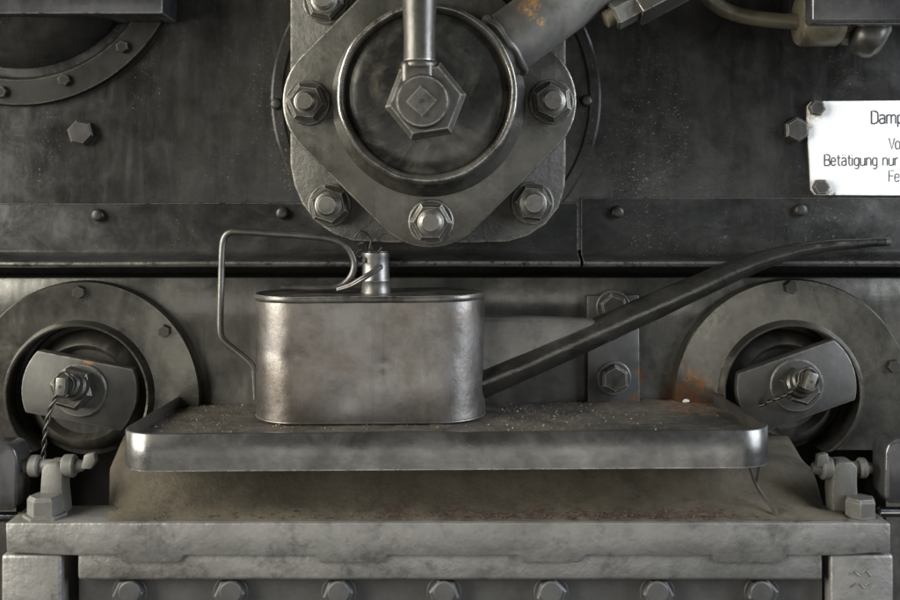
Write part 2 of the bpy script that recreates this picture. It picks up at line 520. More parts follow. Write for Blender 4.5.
def roundhead(px, py, ys, r_px, h, parent, name='rivet', m='rivet'):
    c = P(px, py, ys)
    r = r_px * K(ys - h)
    bm = lathe(c + Vector((0, 0.002, 0)), (0, -1, 0), [(0, r), (0.002 + h * 0.55, r), (0.002 + h * 0.9, r * 0.8), (0.002 + h, r * 0.55), (0.002 + h, 0)], seg=20)
    return obj(name, bm, m, parent, sharp=60)


def washer(px, py, ys, r_px, h, parent, m='bolt'):
    c = P(px, py, ys)
    r = r_px * K(ys - h)
    bm = lathe(c + Vector((0, 0.002, 0)), (0, -1, 0), [(0, r), (0.002 + h * 0.7, r), (0.002 + h, r * 0.95), (0.002 + h, 0)], seg=40)
    return obj('washer', bm, m, parent, sharp=30)


def nut_and_stud(px, py, ys, r_px, h, rs_px, hs, parent, ph=None, wash=True):
    rs_px *= random.uniform(0.94, 1.05)
    hs += random.uniform(-0.002, 0.003)
    nut = hexhead(px, py, ys, r_px * random.uniform(0.96, 1.03), h, parent, 'nut', ph=ph, r2=random.uniform(0.8, 0.88))
    if wash:
        washer(px, py, ys, r_px * 1.08, 0.003, nut)
    yt = ys - h
    c = P(px, py, ys)
    rs = rs_px * K(yt - hs)
    bm = lathe(c + Vector((0, -h + 0.003, 0)), (0, -1, 0),
               [(0, rs * 1.22), (0.0035, rs * 1.22), (0.0045, rs), (0.003 + hs * 0.8, rs), (0.003 + hs, rs * 0.78), (0.003 + hs, 0)], seg=24)
    obj('stud', bm, 'stud', nut, sharp=30)
    return nut


def twist(pts, r, pitch, rad, bm=None):
    path = smooth_path(pts, 14)
    L = 0
    out = [[], []]
    for i, p in enumerate(path):
        if i:
            L += (p - path[i - 1]).length
        t = (path[min(i + 1, len(path) - 1)] - path[max(i - 1, 0)]).normalized()
        u = Vector((0, 1, 0)) - t * t.y
        u.normalize()
        v = t.cross(u)
        a = 2 * math.pi * L / pitch
        for s in (0, 1):
            out[s].append(p + (u * math.cos(a + s * math.pi) + v * math.sin(a + s * math.pi)) * r)
    for o in out:
        bm = tube(o, rad, 8, bm)
    return bm


def zz(py, y):
    return (193 - py) * K(y)


# ------------------------------------------------------------------ setting: the boiler back wall
YU, YB = -0.020, -0.026                        # front of upper plate and of the riveted band
bm = box(-0.85, 0.85, YU, 0.02, P(0, 250, YU).z, 0.55)
structure(obj('upper_wall', bm, 'upper'))
zc = zz(448, 0)                               # below this line the wall opens into a dark cavity
top = zz(277.5, 0)
out = [(-0.85, top), (-0.85, zc)]
for cx_, cy_, r_ in ((79, 395, 68.5), (790, 392, 66)):
    c_ = P(cx_, cy_, -0.012)
    r_ = r_ * K(-0.012)
    a0 = math.degrees(math.asin((zc - c_.z) / r_))
    out += arc(c_.x, c_.z, r_, 180 - a0, a0, 60)
out += [(0.85, zc), (0.85, top)]
bm = prism(out, 0.0, 0.06, 0.002, 2)
box(-0.85, (16 - 450) * K(0), 0.0, 0.06, -0.75, zc - 0.0002, bm=bm)
box((886 - 450) * K(0), 0.85, 0.0, 0.06, -0.75, zc - 0.0002, bm=bm)
structure(obj('lower_wall', bm, 'lower'))
bm = box(-0.85, 0.85, 0.062, 0.09, -0.62, -0.05)
structure(obj('cavity_back_wall', bm, 'cavity'))


def band_profile(top):
    pr = [(-0.002, zz(top, YB)), (YB + 0.0015, zz(top, YB)), (YB, zz(top + 2, YB)), (YB, zz(249, YB))]
    pr += [(YB - 0.0008, zz(252, YB)), (YB - 0.003, zz(254.5, YB - .003)), (YB - 0.008, zz(256.5, YB - .008)), (YB - 0.014, zz(258.6, YB - .014)),
           (YB - 0.0185, zz(260.4, YB - .0185)), (YB - 0.0206, zz(262.2, YB - .0206)), (YB - 0.0210, zz(264, YB - .021)),
           (YB - 0.0198, zz(266, YB - .0198)), (YB - 0.016, zz(267, YB - .016)), (YB - 0.009, zz(267, YB - .009)), (-0.002, zz(267.5, YB - 0.002))]
    return pr


def wavy(bm, amp):
    for v in bm.verts:
        n = noise.noise(Vector((v.co.x * 9, v.co.z * 4, 3.1)))
        v.co.y += n * amp
        v.co.z += noise.noise(Vector((v.co.x * 7, 5.5, 0))) * amp
    return bm


band = obj('riveted_band', wavy(extrude_x(band_profile(203), -0.8, (578 - 450) * K(YB), nx=60), 0.0008), 'band')
tag(band, 'long black riveted band with rolled lower lip, left of the valve', 'metal band', 'riveted bands across the wall')
for px, py in ((99, 215), (283, 213), (-80, 215)):
    roundhead(px, py, YB, 6.5, 0.006, band)
band2 = obj('riveted_band', wavy(extrude_x(band_profile(198), (581 - 450) * K(YB), 0.8, nx=40), 0.0008), 'band')
tag(band2, 'black riveted band with rolled lower lip, right of the valve under the white plate', 'metal band', 'riveted bands across the wall')
for px, py in ((617, 212), (800, 210), (985, 210)):
    roundhead(px, py, YB, 6.5, 0.006, band2)

# hex bolts standing alone in the upper wall
b1 = hexhead(83, 133, YU, 13.5, 0.010, None, 'hex_bolt', 'rivet', ph=0.3)
tag(b1, 'dark hexagon bolt head standing alone on the wall below the round hatch at upper left', 'bolt', 'single hexagon bolts in the wall')
b2 = hexhead(795, 130, YU, 13, 0.009, None, 'hex_bolt', 'bolt', ph=0.05)
tag(b2, 'grey hexagon bolt head touching the left edge of the white plate', 'bolt', 'single hexagon bolts in the wall')

# ------------------------------------------------------------------ upper left hatch and shelf
YH = -0.027
hc = P(18, -60, YH)
k = K(YH)
hatch = thing('round_hatch', 'round hatch ring with small bolts at upper left, shelf shade put into its dark colour', 'hatch', (hc.x, -0.02, hc.z - 0.17))
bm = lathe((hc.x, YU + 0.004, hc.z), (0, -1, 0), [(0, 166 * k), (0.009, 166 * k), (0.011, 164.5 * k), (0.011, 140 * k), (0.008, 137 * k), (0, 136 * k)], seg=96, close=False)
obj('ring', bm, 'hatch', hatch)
bm = lathe((hc.x, YU + 0.004, hc.z), (0, -1, 0), [(0.002, 136.5 * k), (0.004, 128 * k), (0.016, 122 * k), (0.034, 105 * k), (0.046, 75 * k), (0.052, 30 * k), (0.053, 0)], seg=96, close=False)
obj('domed_door', bm, 'upper', hatch)
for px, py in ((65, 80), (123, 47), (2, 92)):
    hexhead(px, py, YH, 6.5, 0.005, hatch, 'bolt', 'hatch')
ys = -0.075
bm = box(-0.62, (163 - 450) * K(ys), ys, YU, zz(14, ys), zz(14, ys) + 0.045, 0.003)
sh = obj('shelf', bm, 'gloss')
tag(sh, 'thick dark steel shelf jutting out over the round hatch at top left', 'shelf')

# ------------------------------------------------------------------ the regulator valve
YM, YF, YC = -0.052, -0.074, -0.150
valve = thing('regulator_valve', 'big round valve on a diamond flange with upright lever and slanting pipe', 'valve', P(430, 248, YU))
vc = P(436, 97, -0.028)
k = K(-0.028)
bm = lathe((vc.x, YU + 0.004, vc.z), (0, -1, 0), [(0, 166 * k), (0.006, 166 * k), (0.0085, 163.5 * k), (0.0085, 155 * k), (0.0065, 153 * k), (0.0065, 0)], seg=120)
obj('backing_disc', bm, 'upper', valve)
for px, py in ((586, 101), (277, 104)):
    roundhead(px, py, -0.0235, 6, 0.006, valve, 'small_bolt', 'rivet')
# cast square mounting plate
out = [(290, -60)] + [(290, y) for y in (-20, 20, 60, 100, 140, 165)] + [(294, 185), (302, 204), (316, 222), (333, 234), (352, 241)] + \
      [(x, 243) for x in (390, 430, 470)] + [(508, 242), (528, 236), (546, 224), (559, 207), (565, 188)] + [(566, y) for y in (165, 120, 60, 20, -60)]
bm = prism(pxs(out, YM), YM, -0.022, 0.0025, 2)
obj('mounting_plate', bm, 'cast', valve)
# diamond flange
c = [(430, 18), (347, 101), (430, 183), (512, 101)]
rr = 65
out = arc(c[1][0], c[1][1], rr, 225, 135, 14) + arc(c[2][0], c[2][1], rr, 135, 45, 14) + arc(c[3][0], c[3][1], rr, 45, -45, 14) + arc(c[0][0], c[0][1], rr, -45, -135, 14)
bm = prism(pxs(out, YF), YF, YM + 0.001, 0.003, 2)
obj('flange', bm, 'flange', valve)
# bolts: diamond corners and plate corners
nut_and_stud(308, 103, YF, 21, 0.014, 10.5, 0.010, valve, ph=0.4)
nut_and_stud(551, 102, YF, 21, 0.014, 11, 0.010, valve, ph=0.1)
nut_and_stud(431, 222, YF, 21, 0.014, 11.5, 0.007, valve, ph=0.5)
nut_and_stud(330, 205, YM, 20, 0.015, 11.5, 0.013, valve, ph=0.2)
nut_and_stud(532, 203, YM, 20, 0.015, 11.5, 0.013, valve, ph=0.45)
nut_and_stud(326, 2, YM, 21, 0.015, 11.5, 0.013, valve, ph=0.3)
nut_and_stud(533, -4, YM, 20, 0.015, 11.5, 0.013, valve, ph=0.3)
cc = P(427, 93, YC)
k = K(YC)
bm = lathe((cc.x, 0, cc.z), (0, -1, 0), [(-YF - 0.002, 0.090), (-YF + 0.006, 0.090), (-YF + 0.010, 0.0885), (-YF + 0.015, 0.0825), (-YF + 0.024, 0.0795), (0.120, 0.0788), (0.143, 0.0788),
           (0.1478, 0.0783), (0.1496, 0.0772), (0.1500, 0.0757), (0.1497, 0.0740), (0.1484, 0.0722), (0.1462, 0.0710), (0.138, 0.0705)], seg=128, close=False)
for v in bm.verts:
    if v.co.y < -0.14:
        v.co += noise.noise_vector(v.co * 45) * 0.0009
obj('cylinder_body', bm, 'cyl', valve, sharp=50)
bm = lathe((cc.x, 0, cc.z), (0, -1, 0), [(0.130, 0.0708), (0.1425, 0.0708), (0.1436, 0.0690), (0.1440, 0.0655), (0.1448, 0.0640), (0.1462, 0.055), (0.1472, 0.045), (0.1480, 0.030), (0.1485, 0)], seg=96)
obj('end_cover', bm, 'face', valve)
# branch pipe
d = Vector((0.8, 0.05, 0.6))
p0 = P(496, 52, -0.112)
bm = tube([p0 + d * t for t in (0, 0.05, 0.12, 0.2, 0.3)], 0.0285, 40)
pipe = obj('branch_pipe', bm, 'pipe', valve)
ax = d.normalized()
bead = []
for i in range(41):
    a = 2 * math.pi * i / 40
    u = Vector((-0.6, 0, 0.8))
    v = ax.cross(u).normalized()
    bead.append(p0 + ax * (0.010 + 0.0008 * math.sin(i * 1.1)) + (u * math.cos(a) + v * math.sin(a)) * 0.029)
bm = tube(bead, [0.0032 + 0.0005 * math.sin(i * 1.3) for i in range(41)], 10)
obj('weld_bead', bm, 'pipe', pipe)
# clamp bolt at the end of the branch pipe
a2 = Vector((0.86, 0.05, 0.46)).normalized()
q = P(604, 20, -0.115)
bm = lathe(q + a2 * 0.030, a2, [(0, 0.021), (0.002, 0.0225), (0.05, 0.0225)], seg=4, phase=0.5)
bev(bm, 0.002, 2)
clampb = obj('clamp_lug', bm, 'lever', valve)
bm = lathe(q + a2 * 0.008, a2, [(0, 0.0125), (0.002, 0.0145), (0.016, 0.0145), (0.022, 0.0145)], seg=6, phase=0.2)
obj('nut', bm, 'stud', clampb, sharp=20)
prof = [(0, 0.006)]
for i in range(10):
    prof += [(0.001 + i * 0.0014, 0.0082), (0.0017 + i * 0.0014, 0.0074)]
bm = lathe(q, a2, prof, seg=20)
obj('threaded_stud', bm, 'brass', clampb, sharp=60)
# lever: big nut, hub, rod
hu = P(425.5, 100, -0.180)
bm = lathe((hu.x, -0.139, hu.z), (0, -1, 0), [(0, 0.0345), (0.0345, 0.0345), (0.0405, 0.0300)], seg=6, phase=R(39))
bev(bm, 0.0012, 2, 20)
lever = obj('lever_nut', bm, 'lever', valve, sharp=22)
hb = P(422.5, 101, -0.186)
bm = lathe((hb.x, -0.176, hb.z), (0, -1, 0), [(0, 0.0235), (0.008, 0.0228), (0.0105, 0.0208), (0.0108, 0)], seg=40)
obj('round_boss', bm, 'lever', lever, sharp=40)
bm = box(hu.x - 0.0205, hu.x + 0.0065, -0.1815, -0.155, hu.z + 0.012, hu.z + 0.034, 0.005, 3)
obj('rod_socket', bm, 'lever', lever)
rx = P(419.5, 65, -0.168)
ztop = rx.z + 0.20
bm = lathe((rx.x, -0.168, rx.z - 0.012), (0.0, 0.0, 1), [(0, 0.0145), (0.004, 0.0135), (0.0075, 0.0134), (0.0085, 0.0152), (0.0115, 0.0160), (0.0145, 0.0152), (0.0155, 0.0135),
           (0.035, 0.0132), (0.08, 0.0152), (0.16, 0.0160), (0.19, 0.015), (0.205, 0.011), (0.21, 0)], seg=40)
obj('lever_rod', bm, 'lever', lever, sharp=50)
sq = P(421.5, 101, -0.187)
bm = lathe((sq.x, -0.184, sq.z), (0, -1, 0), [(0, 0.0132), (0.0038, 0.0132), (0.0045, 0.0124)], seg=4, phase=0.05)
bev(bm, 0.0008, 2)
so = obj('square_shaft_end', bm, 'stud', lever, sharp=25)
bm = lathe((sq.x, -0.1880, sq.z), (0, -1, 0), [(0, 0.0020), (0.0008, 0.0018), (0.0008, 0)], seg=14)
obj('centre_mark', bm, 'dirt', so)

# ------------------------------------------------------------------ white notice plate
YP = -0.0235
plate = thing('notice_plate', 'white enamel notice plate with black German lettering, bolted to the wall at right', 'sign', P(900, 196, YU))
out = [(812, 101), (960, 100), (1015, 100), (1020, 104), (1020, 192), (1015, 197), (960, 196), (815, 195), (811, 190), (809.5, 160), (808, 140), (806.5, 128), (807.5, 106)]
bm = prism(pxs(out, YP), YP, YU - 0.0005, 0.0008, 2)
obj('plate', bm, 'white', plate)
GL = {
 'D': (.62, [[(0, 0), (0, 1), (.25, 1), (.42, .93), (.5, .78), (.5, .22), (.42, .07), (.25, 0), (0, 0)]]),
 'B': (.62, [[(0, 0), (0, 1), (.28, 1), (.42, .95), (.48, .82), (.48, .68), (.42, .56), (.28, .52), (0, .52)], [(.28, .52), (.44, .46), (.5, .34), (.5, .17), (.43, .05), (.28, 0), (0, 0)]]),
 'V': (.58, [[(0, 1), (.25, 0), (.5, 1)]]),
 'F': (.55, [[(.45, 1), (0, 1), (0, 0)], [(0, .52), (.38, .52)]]),
 'a': (.56, [[(.03, .60), (.09, .68), (.2, .71), (.33, .68), (.40, .56), (.40, 0)], [(.40, .40), (.17, .40), (.05, .34), (0, .22), (.03, .08), (.14, 0), (.27, .02), (.40, .14)]]),
 'm': (.85, [[(0, 0), (0, .71)], [(0, .56), (.10, .69), (.2, .71), (.3, .66), (.34, .54), (.34, 0)], [(.34, .56), (.44, .69), (.54, .71), (.64, .66), (.68, .54), (.68, 0)]]),
 'p': (.56, [[(0, -.28), (0, .71)], [(0, .54), (.10, .68), (.22, .71), (.34, .66), (.40, .54), (.40, .17), (.34, .05), (.22, 0), (.1, .03), (0, .17)]]),
 'o': (.55, [[(.2, 0), (.07, .05), (0, .18), (0, .53), (.07, .66), (.2, .71), (.33, .66), (.40, .53), (.40, .18), (.33, .05), (.2, 0)]]),
 'e': (.55, [[(0, .38), (.40, .38), (.40, .53), (.33, .66), (.2, .71), (.07, .66), (0, .53), (0, .18), (.07, .05), (.2, 0), (.33, .04), (.39, .15)]]),
 't': (.42, [[(.12, .95), (.12, .16), (.17, .04), (.30, 0)], [(0, .70), (.28, .70)]]),
 'i': (.20, [[(0, 0), (0, .71)], [(0, .90), (0, .97)]]),
 'g': (.56, [[(.40, .71), (.40, -.12), (.34, -.25), (.2, -.29), (.05, -.24)], [(.40, .54), (.32, .67), (.2, .71), (.07, .66), (0, .53), (0, .18), (.07, .05), (.2, 0), (.32, .05), (.40, .18)]]),
 'u': (.56, [[(0, .71), (0, .16), (.07, .03), (.19, 0), (.31, .04), (.40, .16)], [(.40, .71), (.40, 0)]]),
 'n': (.56, [[(0, 0), (0, .71)], [(0, .55), (.10, .68), (.22, .71), (.34, .66), (.40, .54), (.40, 0)]]),
 'r': (.38, [[(0, 0), (0, .71)], [(0, .5), (.08, .65), (.19, .71), (.28, .69)]]),
 ' ': (.40, []),
}
GL['ä'] = (.56, GL['a'][1] + [[(.10, .90), (.10, .96)], [(.30, .90), (.30, .96)]])


def write(txt, px, py, cap, wid, sw):
    """engraved one-stroke lettering: baseline at px,py; strokes are flat ribbons 0.4 mm proud of the enamel"""
    k = K(YP)
    bm = bmesh.new()
    x = px
    for ch in txt:
        adv, strokes = GL[ch]
        for s in strokes:
            path = [Vector(((x + u * wid - 450) * k, YP - 0.0001, (193 - (py - v * cap)) * k)) for u, v in s]
            r = sw * k
            m0 = len(bm.verts)
            tube(path, r, 6, bm)
        x += adv * wid
    for v in bm.verts:
        v.co.y = YP - 0.0001 + (v.co.y - (YP - 0.0001)) * 0.35
    return bm


for txt, px, py, cap, wid, sw in (("Damp", 871.5, 123.5, 12.5, 13, 0.84), ("Vo", 889, 149, 11, 11.2, 0.68),
                                  ("Betätigung nur", 824.5, 165.5, 11, 10.8, 0.68), ("Fe", 889, 181.5, 11, 10.6, 0.6)):
    obj('lettering', write(txt, px, py, cap, wid, sw), 'ink', plate, sharp=80)
for px, py in ((816, 108), (820, 187)):
    hexhead(px, py, YP, 8.5, 0.006, plate, 'bolt', 'bolt')

# ------------------------------------------------------------------ fittings at upper right
yg = -0.13
fit = thing('pipe_fitting', 'dull brass pipe curving into a short round fitting at upper right', 'pipe fitting', P(818, 46, -0.07))
yf = -0.072
bm = lathe(P(797, 20, yf), (1, 0, 0), [(0, 0.018), (0.001, 0.0225), (0.004, 0.0245), (0.036, 0.0245), (0.040, 0.022), (0.040, 0.012), (0.075, 0.012)], seg=40)
obj('round_fitting', bm, 'brass', fit)
bm = tube(smooth_path([P(690, -30, yf), P(703, -8, yf), P(722, 8, yf), P(745, 16, yf), P(772, 20, yf), P(802, 22, yf)], 8), 0.0072, 18)
obj('pipe', bm, 'brass', fit)
gb = thing('gauge_box', 'glossy black box with rounded lower edge at the top right corner', 'box', P(880, 22, yg))
bm = box((812 - 450) * K(yg), 0.50, yg, yg + 0.022, zz(23, yg), zz(23, yg) + 0.10, 0.004, 3)
box((826 - 450) * K(yg), 0.49, yg + 0.021, YU, zz(2, yg), zz(2, yg) + 0.06, 0.002, bm=bm)
obj('casing', bm, 'gloss', gb)
vk = thing('valve_cap', 'round grey ribbed valve cap hanging below the black box at top right', 'valve', P(872, 60, -0.06))
vp = P(874, 38, -0.07)
bm = lathe(vp + Vector((-0.018, 0.0, 0.010)), (0.8, -0.3, -0.5), [(0, 0.010), (0.004, 0.018), (0.010, 0.0215), (0.020, 0.0215), (0.026, 0.019), (0.030, 0.012), (0.031, 0)], seg=40)
for i, v in enumerate(bm.verts):
    v.co += noise.noise_vector(v.co * 160) * 0.0006
obj('cap', bm, 'lever', vk, sharp=50)
bm = lathe(P(842, 34, -0.062), (1, 0, -0.1), [(0, 0.010), (0.012, 0.010), (0.013, 0.0075), (0.035, 0.0075)], seg=6)
obj('hex_neck', bm, 'brass', vk, sharp=20)

# ------------------------------------------------------------------ round ports left and right of the can
def port(name, label, cx, cy, ro, hx_, hy_, rh, strip, ang, sw_, nutc, washc, tip, tip_rot, wire, bolts, rb):
    yr = -0.012
    k = K(yr)
    o = P(cx, cy, yr)
    h = P(hx_, hy_, yr)
    root = thing(name, label, 'port', (o.x, 0, o.z - ro * k), 'round ports in the lower wall')
    # ring plate with an eccentric hole
    bm = bmesh.new()
    N = 96
    rows = []
    rim = [(0.001, 0, 1.0), (-0.010, 0, 1.0), (-0.012, 0, 0.985), (-0.012, 0.25, 0), (-0.012, 0.9, 0)]
    for i in range(N):
        a = 2 * math.pi * i / N
        ca, sa = math.cos(a), math.sin(a)
        O = Vector((o.x + ca * ro * k, 0, o.z + sa * ro * k))
        H = Vector((h.x + ca * rh * k, 0, h.z + sa * rh * k))
        row = []
        for y, t, s in ((0.001, 0, 0), (-0.0100, 0, 0), (-0.0120, 0.03, 0), (-0.0125, 0.5, 0), (-0.0125, 0.86, 0), (-0.0140, 0.885, 0), (-0.0180, 0.915, 0), (-0.0210, 0.95, 0), (-0.0205, 0.985, 0), (-0.017, 1.015, 0), (0.0005, 1.02, 0)):
            p = O.lerp(H, t)
            row.append(bm.verts.new((p.x, y, p.z)))
        rows.append(row)
    for i in range(N):
        a, b = rows[i], rows[(i + 1) % N]
        for q in range(len(a) - 1):
            bm.faces.new((a[q], b[q], b[q + 1], a[q + 1]))
    bmesh.ops.bisect_plane(bm, geom=bm.verts[:] + bm.edges[:] + bm.faces[:], plane_co=(0, 0, zz(447, 0)), plane_no=(0, 0, -1), clear_outer=True)
    ring = obj('ring_plate', bm, 'ring', root, sharp=45)
    # dished inner cover
    bm = lathe((h.x, 0.030, h.z), (0, -1, 0), [(0, rh * 0.985 * k), (0.010, rh * 0.975 * k), (0.012, rh * 0.90 * k), (0.022, rh * 0.86 * k), (0.030, rh * 0.74 * k), (0.031, rh * 0.70 * k), (0.022, rh * 0.62 * k), (0.022, 0)], seg=72)
    obj('inner_cover', bm, 'hole', root)
    # clamp bar, ends rounded to the bore
    ysb = -0.026
    kk = K(ysb)
    sc = P(strip[0], strip[1], ysb)
    rad = strip[2] * kk
    hw = sw_ / 2 * kk
    a0 = math.degrees(math.asin(hw / rad))
    e = arc(0, 0, rad, -a0, a0, 10) + arc(0, 0, rad, 180 - a0, 180 + a0, 10)
    ca, sa = math.cos(R(ang)), math.sin(R(ang))
    pts = [(sc.x + x * ca - z * sa, sc.z + x * sa + z * ca) for x, z in e]
    bm = prism(pts, ysb, ysb + 0.016, 0.0015, 2)
    obj('clamp_bar', bm, 'clamp', root)
    yw = ysb
    w_ = washer(washc[0], washc[1], yw, washc[2], 0.004, root, 'clamp')
    n_ = hexhead(nutc[0], nutc[1], yw - 0.004, nutc[2], 0.018, root, 'nut', 'bolt', ph=0.25)
    # stud with flattened pin end, slightly slanting as fitted
    s0 = P(nutc[0], nutc[1], yw - 0.018)
    s1 = P(tip[0], tip[1], -0.066)
    dd = (s1 - s0)
    L = dd.length
    bm = lathe(s0, dd, [(0, 0.0135), (L * 0.35, 0.0132), (L * 0.42, 0.0115), (L * 0.80, 0.0112), (L * 0.86, 0.0095)], seg=28)
    st = obj('stud', bm, 'bolt', root, sharp=30)
    bm = box(-0.0046, 0.0046, -0.016, 0.004, -0.0085, 0.0085, 0.0016, 2)
    bmesh.ops.rotate(bm, verts=bm.verts[:], cent=(0, 0, 0), matrix=Matrix.Rotation(tip_rot, 3, 'Y'))
    bmesh.ops.translate(bm, verts=bm.verts[:], vec=s1)
    pin = obj('pin_end', bm, 'stud', st)
    bm = lathe(s1 + Vector((0, -0.0158, 0)), (0, -1, 0), [(0, 0.0017), (0.0004, 0.0017), (0.0004, 0)], seg=14)
    obj('pin_hole_shade', bm, 'dirt', st)  # dark disc, the shade inside the hole painted on the pin
    # sealing wire: loop round the pin then a twisted tail
    yl = s1.y - 0.007
    lp = []
    tail0 = P(*wire[0], yl)
    c0 = s1 + Vector((0, -0.006, 0))
    tdir = (tail0 - c0)
    ta = math.atan2(tdir.z, tdir.x)
    for i in range(25):
        a = ta + 0.35 + (2 * math.pi - 0.7) * i / 24
        lp.append(Vector((c0.x + math.cos(a) * 0.0088 + math.sin(tip_rot) * math.sin(a) * 0.0, c0.y + 0.001 * math.sin(i), c0.z + math.sin(a) * 0.0112)))
    lp = [tail0] + lp + [tail0]
    bm = tube(lp, 0.0015, 8)
    ypath = [yl + (wire_y - yl) * i / max(1, len(wire) - 1) for i, wire_y in enumerate([wire[-1][2] if len(wire[-1]) > 2 else yl] * len(wire))]
    bm = twist([P(p[0], p[1], y) for p, y in zip(wire, ypath)], 0.0013, 0.022, 0.00135, bm)
    obj('sealing_wire', bm, 'rivet', root, sharp=60)
    for px, py in bolts:
        hexhead(px, py, -0.0125, rb, 0.006, root, 'bolt', 'rivet', r2=0.9)
    return root


port('round_port', 'round port left of the oil can, its sealing wire hanging straight down',
     83, 398, 117, 79, 395, 69, (79, 391, 58), -11, 63, (76, 387, 22), (81, 390, 27), (66, 384), R(4),
     [(58, 394), (52, 405), (48, 418), (45, 436), (43, 462)], ((80, 292), (165, 331)), 6.5)
port('round_port', 'rust-stained round port behind the end of the spout, its clamp bar rising to the right',
     793, 398, 119, 790, 392, 66, (797, 387, 60), 19.5, 64, (798, 385, 19), (796, 385, 27), (806, 379), R(18),
     [(796, 387), (786, 394), (774, 399), (760, 405, -0.03)], ((790, 287), (893, 366)), 7)

# ------------------------------------------------------------------ strap plate behind the spout
yst = -0.009
st = thing('strap_plate', 'narrow upright plate with two bolts, on the wall behind the spout', 'metal plate', P(613, 408, 0))
bm = prism(pxs([(587, 296), (639, 295), (640, 420), (588, 420)], yst), yst, -0.0005, 0.0015, 2)
sp = obj('plate', bm, 'strap', st)
for px, py, ph in ((613, 307, 0.2), (614, 378, 0.0)):
    washer(px, py, yst, 17, 0.002, st, 'strap')
    hexhead(px, py, yst - 0.002, 14.5, 0.010, st, 'bolt', 'bolt', ph=ph)

# ------------------------------------------------------------------ drip tray
ZF = -0.2100                                # tray floor
TX0, TX1, TYF = -0.2790, 0.2737, -0.180
TILT = R(-0.35)
tray = thing('drip_tray', 'wide dirt-filled steel drip tray with a raised bright rim under the oil can', 'tray', (0, -0.09, -0.2316))


def rim_path(inset):
    r = 0.030 - inset
    x0, x1, yf_ = TX0 + inset, TX1 - inset, TYF + inset
    p = [(x0, -0.001), (x0, -0.05), (x0, -0.10)]
    p += [(x0 + r + r * math.cos(R(a)), yf_ + r + r * math.sin(R(a))) for a in range(180, 271, 9)]
    n = 40
    p += [(x0 + r + (x1 - x0 - 2 * r) * i / n, yf_) for i in range(1, n)]
    p += [(x1 - r + r * math.cos(R(a)), yf_ + r + r * math.sin(R(a))) for a in range(270, 361, 9)]
    p += [(x1, -0.10), (x1, -0.05), (x1, -0.001)]
    return p


A, B = rim_path(0), rim_path(0.0045)
bm = bmesh.new()
rows = []
for (ax_, ay), (bx, by) in zip(A, B):
    wob = 0.0008 * noise.noise(Vector((ax_ * 12, ay * 12, 0)))
    zt, zb = -0.2000 + wob, -0.2316
    rows.append([bm.verts.new((ax_, ay, zb)), bm.verts.new((ax_, ay, (zb * 2 + zt) / 3 + 0.0)), bm.verts.new((ax_, ay, zt - 0.0012)), bm.verts.new((ax_ * .75 + bx * .25, ay * .75 + by * .25, zt)),
                 bm.verts.new((ax_ * .25 + bx * .75, ay * .25 + by * .75, zt)), bm.verts.new((bx, by, zt - 0.0012)), bm.verts.new((bx, by, zb))])
for a, b in zip(rows, rows[1:]):
    for i in range(7):
        j = (i + 1) % 7
        bm.faces.new((a[i], b[i], b[j], a[j]))
bm.faces.new(rows[0])
bm.faces.new(rows[-1])
def taper(bm):                               # the tray narrows a little towards the wall
    for v in bm.verts:
        v.co.x *= 1 + 0.035 * min(0, -(v.co.y + 0.15) / 0.15)
    return bm


obj('rim', taper(bm), 'tray_rim', tray, sharp=50)
bm = bmesh.new()
Cc = rim_path(0.0040)
# floor: fine grid trimmed to the rim, slightly lumpy with caked dirt
NX, NY = 130, 40
g = []
for j in range(NY + 1):
    y = -0.0015 + (TYF + 0.004 + 0.0015) * j / NY
    row = []
    ins = 0.004
    r = 0.026
    dy = (y - (TYF + 0.004))
    xx0, xx1 = TX0 + ins, TX1 - ins
    if dy < r:
        cut = r - math.sqrt(max(0, r * r - (r - dy) ** 2))
        xx0 += cut
        xx1 -= cut
    for i in range(NX + 1):
        x = xx0 + (xx1 - xx0) * i / NX
        z = ZF + 0.0016 * max(0, noise.fractal(Vector((x * 90, y * 90, 1)), 0.8, 2, 5))
        edge = max(0, (0.10 - abs(x - 0.19)) / 0.10) * max(0, (y + 0.05) / 0.05)
        z += 0.006 * edge * (0.6 + 0.6 * noise.noise(Vector((x * 40, y * 40, 4))))
        row.append(bm.verts.new((x, y, z)))
    g.append(row)
for j in range(NY):
    for i in range(NX):
        bm.faces.new((g[j][i], g[j][i + 1], g[j + 1][i + 1], g[j + 1][i]))
ret = bmesh.ops.extrude_face_region(bm, geom=bm.faces[:])
for v in [e for e in ret['geom'] if isinstance(e, bmesh.types.BMVert)]:
    v.co.z = ZF - 0.003
obj('floor', taper(bm), 'tray_floor', tray, sharp=70)
tray.rotation_euler.y = TILT

# grit lying in the tray
bm = bmesh.new()
for i in range(1900):
    if random.random() < 0.45:
        x, y = random.uniform(0.05, 0.258), random.triangular(-0.16, -0.004, -0.008)
    else:
        x, y = random.uniform(TX0 + 0.01, TX1 - 0.01), random.uniform(-0.165, -0.006)
    s = random.uniform(0.0003, 0.0008) if random.random() < 0.95 else random.uniform(0.0009, 0.0016)
    if -0.19 < x < 0.04 and -0.107 < y < -0.014:
        continue
    c_ = Vector((x, y, ZF + 0.0006 + s * 0.3))
    if x > 0.10 and y > -0.05:
        c_.z += 0.004 * max(0, (0.10 - abs(x - 0.19)) / 0.10) * max(0, (y + 0.05) / 0.05)
    vs = [bm.verts.new(c_ + Vector((random.gauss(0, 1), random.gauss(0, 1), random.gauss(0, .7))).normalized() * s) for _ in range(6)]
    try:
        bmesh.ops.convex_hull(bm, input=vs)
    except Exception:
        pass
for v in [v for v in bm.verts if not v.link_faces]:
    bm.verts.remove(v)
o = obj('grit', bm, 'grit', sharp=10)
o['kind'] = 'stuff'
